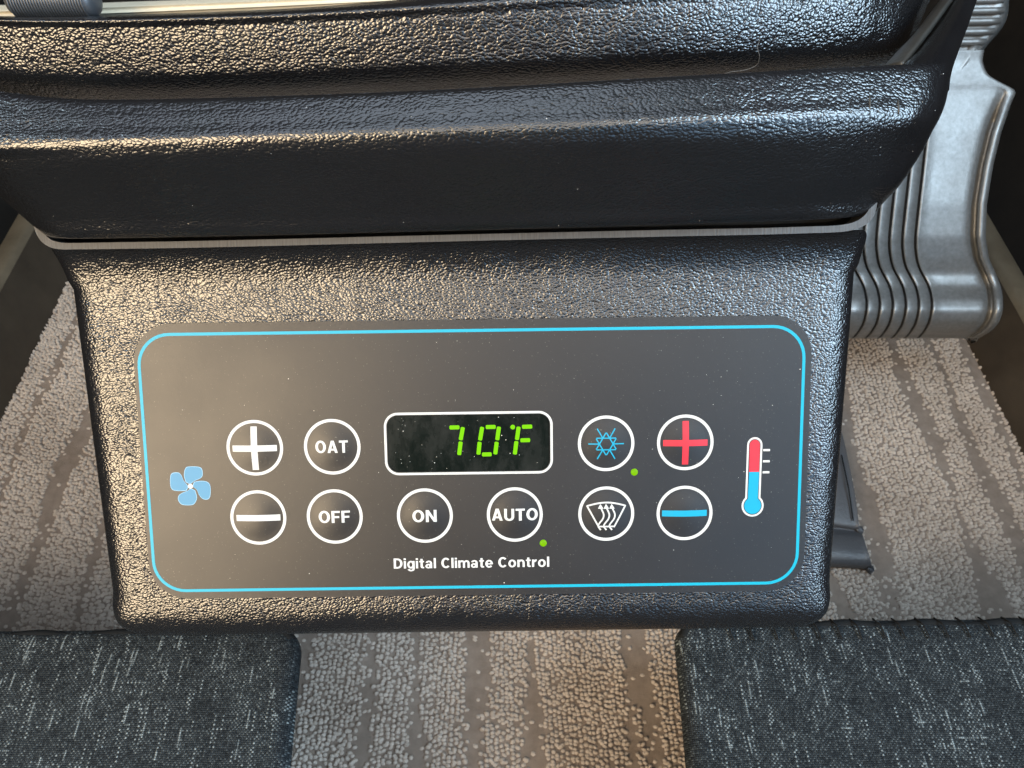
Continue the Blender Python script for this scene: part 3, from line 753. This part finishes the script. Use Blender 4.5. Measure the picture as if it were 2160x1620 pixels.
# windscreen defrost
b, h = button(27.86, -12.47, 'defrost button with a white windscreen symbol')
W = lambda x, y: (27.86 + (x - 360) * K, -12.47 - (y - 988) * K)
arc = [W(190 + 337 * s, 916 - 32 * math.sin(math.pi * s)) for s in np.linspace(0, 1, 12)]
flat('windscreen_outline', stroke(arc, 0.34) + stroke([W(190, 912), W(296, 1108)], 0.34) + stroke([W(527, 912), W(426, 1108)], 0.34), PZ, M['white'], b, h)
flat('windscreen_base', stroke([W(292, 1100), W(430, 1100)], 0.34), PZ + 0.006, M['white'], b, h)
for i in range(3):
    dx = 49 * i
    wave = catmull(np.array([W(312 + dx, 1132), W(288 + dx, 1098), W(300 + dx, 1068), W(328 + dx, 1030), W(336 + dx, 990), W(318 + dx, 945), W(309 + dx, 925)]), 16)
    flat('arrow', stroke(wave, 0.33) + [[W(286 + dx, 938), W(334 + dx, 938), W(307 + dx, 896)]], PZ + 0.012 + 0.003 * i, M['white'], b, h)

# --- display
disp = link('display', pyd([(x * MM, y * MM, 0.10 * MM) for x, y in rrect(*DISP, 17.04, 6.04, 2.3)], [tuple(range(44))], False), M['glass'], unit)
disp['label'] = 'green lit display reading 70°F'
link('display_frame', ring_mesh(rrect(*DISP, 17.68, 6.68, 2.95), rrect(*DISP, 17.18, 6.18, 2.42), ZD + 0.03), M['white'], disp)
DK = 0.0241
D = lambda x, y: (DISP[0] + (x - 889) * DK, DISP[1] - (y - 403 - (889 - x) * 0.013) * DK)
def seg(p, q, w=0.86):
    a, bb = np.array(D(*p)), np.array(D(*q)); d = (bb - a) / np.linalg.norm(bb - a); n = np.array([-d[1], d[0]]) * w / 2; c = 0.16
    poly = [a + n * .55, a + n + d * c, bb + n - d * c, bb + n * .55, bb - n * .55, bb - n - d * c, a - n + d * c, a - n * .55]
    flat('lit_segment', [[tuple(x) for x in poly]], 0.16, M['segment'], disp)
for p, q in (((724, 266), (812, 264)), ((842, 262), (819, 378)), ((820, 390), (803, 510)),
             ((1010, 260), (988, 380)), ((985, 392), (972, 506)), ((1040, 262), (1127, 260)), ((1156, 258), (1138, 378)), ((1134, 392), (1119, 504)), ((1003, 505), (1088, 503)),
             ((1356, 260), (1445, 257)), ((1327, 258), (1310, 376)), ((1306, 386), (1290, 505)), ((1340, 379), (1426, 377))): seg(p, q)
cx, cy = D(1275, 262)
flat('lit_segment', [[(cx + .50 * math.cos(a), cy + .50 * math.sin(a)) for a in np.linspace(0, 2 * math.pi, 20)[:-1]]], 0.16, M['segment'], disp)

# --- indicator lamps
for (u, v, lb) in ((14.43, -18.75, 'green lamp beside the AUTO button'), (33.78, -3.52, 'green lamp beside the snowflake button')):
    V = [(u * MM, v * MM, (ZD + .28) * MM)]; F = []
    for i, (r, z) in enumerate(((.35, .25), (.62, .15), (.76, .0))):
        for k in range(20): V.append(((u + r * math.cos(k * math.pi / 10)) * MM, (v + r * math.sin(k * math.pi / 10)) * MM, (ZD + .02 + z) * MM))
    for k in range(20):
        F.append((0, 1 + k, 1 + (k + 1) % 20))
        for i in range(2): F.append((1 + i * 20 + k, 21 + i * 20 + k, 21 + i * 20 + (k + 1) % 20, 1 + i * 20 + (k + 1) % 20))
    o = link('indicator_lamp', pyd(V, F), M['lamp'], unit); o['label'] = lb

# --- fan symbol
fan = link('fan_symbol', pyd([((-60.03 + .52 * math.cos(a)) * MM, (-5.32 + .52 * math.sin(a)) * MM, (ZD + .045) * MM) for a in np.linspace(0, 2 * math.pi, 25)[:-1]], [tuple(range(24))], False), M['white'], unit)
fan['label'] = 'light blue four-bladed fan symbol with a white hub'
blades = [[(405, 748), (394, 690), (408, 632), (438, 615), (520, 618), (548, 640), (549, 690), (530, 715), (478, 738), (442, 762)],
          [(478, 752), (540, 744), (590, 755), (611, 790), (608, 862), (590, 900), (550, 903), (516, 872), (496, 820), (466, 790)],
          [(476, 828), (487, 890), (465, 940), (430, 955), (360, 950), (330, 916), (332, 876), (362, 850), (414, 830), (440, 812)],
          [(400, 824), (330, 825), (285, 815), (268, 780), (272, 705), (290, 672), (340, 668), (365, 690), (382, 738), (414, 786)]]
FK = 0.02405
for i, bl in enumerate(blades):
    pts = np.array([(-60.03 + (x - 440) * FK, -5.32 - (y - 788) * FK) for x, y in bl])
    cl = catmull(np.vstack([pts, pts[:1]]), 41)[:-1]
    c = cl.mean(0)
    flat('blade', [[tuple(p) for p in cl]], ZD + .030 + 0.002 * i, M['blue'], fan)
    out = [tuple(c + (p - c) * 1.05) for p in cl]; inn = [tuple(c + (p - c) * 0.965) for p in cl]
    m_ = ring_mesh(out, inn, ZD + .024 + 0.0005 * i); link('blade_outline', m_, M['blue_edge'], fan)

# --- thermometer symbol
tu = lambda x, y: (59.10 + (x - 1631) * 0.0247, -4.12 - (y - 640) * 0.0252)
def thermo(ro, rb, y_top):
    xc, yc = 1629, 918
    pts = []
    a0 = math.asin(ro / rb)
    for k in range(13): a = math.pi * k / 12; pts.append(tu(xc + ro * math.cos(a), y_top + ro - ro * math.sin(a)))
    for k in range(25): a = -math.pi / 2 - a0 - (2 * math.pi - 2 * a0) * k / 24; pts.append(tu(xc - 5 + rb * math.cos(a), yc + rb * math.sin(a)))
    return pts
th = flat('thermometer_symbol', [thermo(65, 95, 332)], ZD + .026, M['white'], unit); th['label'] = 'thermometer symbol, red above and cyan below'
flat('outline', [thermo(49, 79, 348)], ZD + .034, M['ink'], th)
inner = thermo(43, 73, 354)
cut = tu(0, 628)[1]
lowp = [p if p[1] < cut else (p[0], cut) for p in inner]; topp = [p if p[1] > cut else (p[0], cut) for p in inner[:13]]
flat('cold_column', [[tu(1586, 628)] + inner[13:] + [tu(1672, 628)]], ZD + .042, M['cyan'], th)
flat('hot_column', [inner[:13] + [tu(1586, 627), tu(1672, 627)]], ZD + .046, M['red'], th)
for y in (443, 538, 632): flat('tick', [[tu(1702, y - 9), tu(1760, y - 9), tu(1760, y + 9), tu(1702, y + 9)]], ZD + .03, M['white'], th)

# --- caption
o = lettering('caption', 'Digital Climate Control', -0.98, -22.85, 33.3, 2.25, ZD + 0.03, unit); o['label'] = 'white lettering Digital Climate Control'

# ================================================================== DUST AND LINT
def specks(name, pts, mat, label, r0, r1):
    V = []; F = []
    for p, nrm in pts:
        r = random.uniform(r0, r1) * random.choice((1, 1, 1, 1.6)) * MM; n = Vector(nrm); t = n.orthogonal().normalized(); q = n.cross(t); b0 = len(V)
        p = Vector(p); el = random.uniform(0.5, 1.0); a0 = random.uniform(0, 6.28)
        for k in range(6):
            a = a0 + k * math.pi / 3; V.append(p + (t * math.cos(a) + q * math.sin(a) * el) * r)
        V.append(p + n * r * 0.8)
        F += [(b0 + k, b0 + (k + 1) % 6, b0 + 6) for k in range(6)]
    o = link(name, pyd(V, F), mat); tag(o, label, 'dust', kind='stuff'); return o
def loc2w(u, v, n): return np.array(PANEL_O) + (EX * u + PV * v + PN * n) * MM
pts = []
for i in range(110):
    u, v = random.uniform(-69, 69), random.uniform(-29, 28)
    if abs(u - DISP[0]) < 17 and abs(v - DISP[1]) < 6: continue
    if u < 0 and random.random() < 0.55: continue
    pts.append((loc2w(u, v, ZD), PN))
for i in range(45): pts.append((loc2w(DISP[0] + random.uniform(-16, 16.5), DISP[1] + random.uniform(-5.6, 5.6), 0.11), PN))
specks('dust', pts, M['dust'], 'pale dust specks on the black faceplate', 0.03, 0.08)

PADB = loft(rows_at(PAD_ROWS, np.zeros(3), PAD_TURN), 200, 120); pts = []
for i in range(60):
    r_, c_ = random.randint(20, 100), random.randint(10, 170)
    p = PADB[r_, c_]; n = np.cross(PADB[r_, c_ + 1] - p, PADB[r_ + 1, c_] - p); n /= np.linalg.norm(n)
    if n @ (CAM - p) < 0: n = -n
    pts.append((p + n * 0.03 * MM, n))
specks('dust', pts, M['dust'], 'pale dust specks on the black dash pad', 0.03, 0.07)
hair = [(1603, 82, 162.5), (1598, 100, 163.5), (1602, 120, 165), (1595, 138, 167), (1570, 148, 168), (1545, 151, 168), (1528, 155, 168)]
o = link('hair', tube([Vector(q) for q in catmull(np.array([at(*p) for p in hair]), 40)], 0.000035, 5), M['dust_dark'])
tag(o, 'fine curled pale hair lying on the dashboard roll', 'hair')

# small scuffs in the vinyl of the pad: two nicks near its end
def pad_point(px, py):
    d = PADB - CAM; z = d @ FW; X_ = 1080 + FPX * (d @ CRT) / z; Y_ = 810 - FPX * (d @ CUP) / z
    sub = (X_ - px) ** 2 + (Y_ - py) ** 2; sub[:15] = 1e9
    i, j = np.unravel_index(np.argmin(sub), sub.shape); p = PADB[i, j]
    n = np.cross(PADB[i, j + 1] - p, PADB[i + 1, j] - p); n /= np.linalg.norm(n)
    if n @ (CAM - p) < 0: n = -n
    d0 = ray(px, py); t0 = ((p - CAM) @ n) / (d0 @ n)
    return CAM + d0 * t0, n
pad_root = bpy.data.objects['dash_pad']; PB = np.array(pad_root.location)
for (x0, y0, x1, y1) in ((1834, 200, 1835, 232), (1894, 210, 1896, 240)):
    pts = []
    for q in np.linspace(0, 1, 6):
        p, n = pad_point(x0 + (x1 - x0) * q, y0 + (y1 - y0) * q); pts.append(Vector(p + n * 0.03 * MM - PB))
    link('scuff', tube(pts, [0.00006, 0.00014, 0.00018, 0.00018, 0.00014, 0.00006], 6), M['dark_trim'], pad_root)
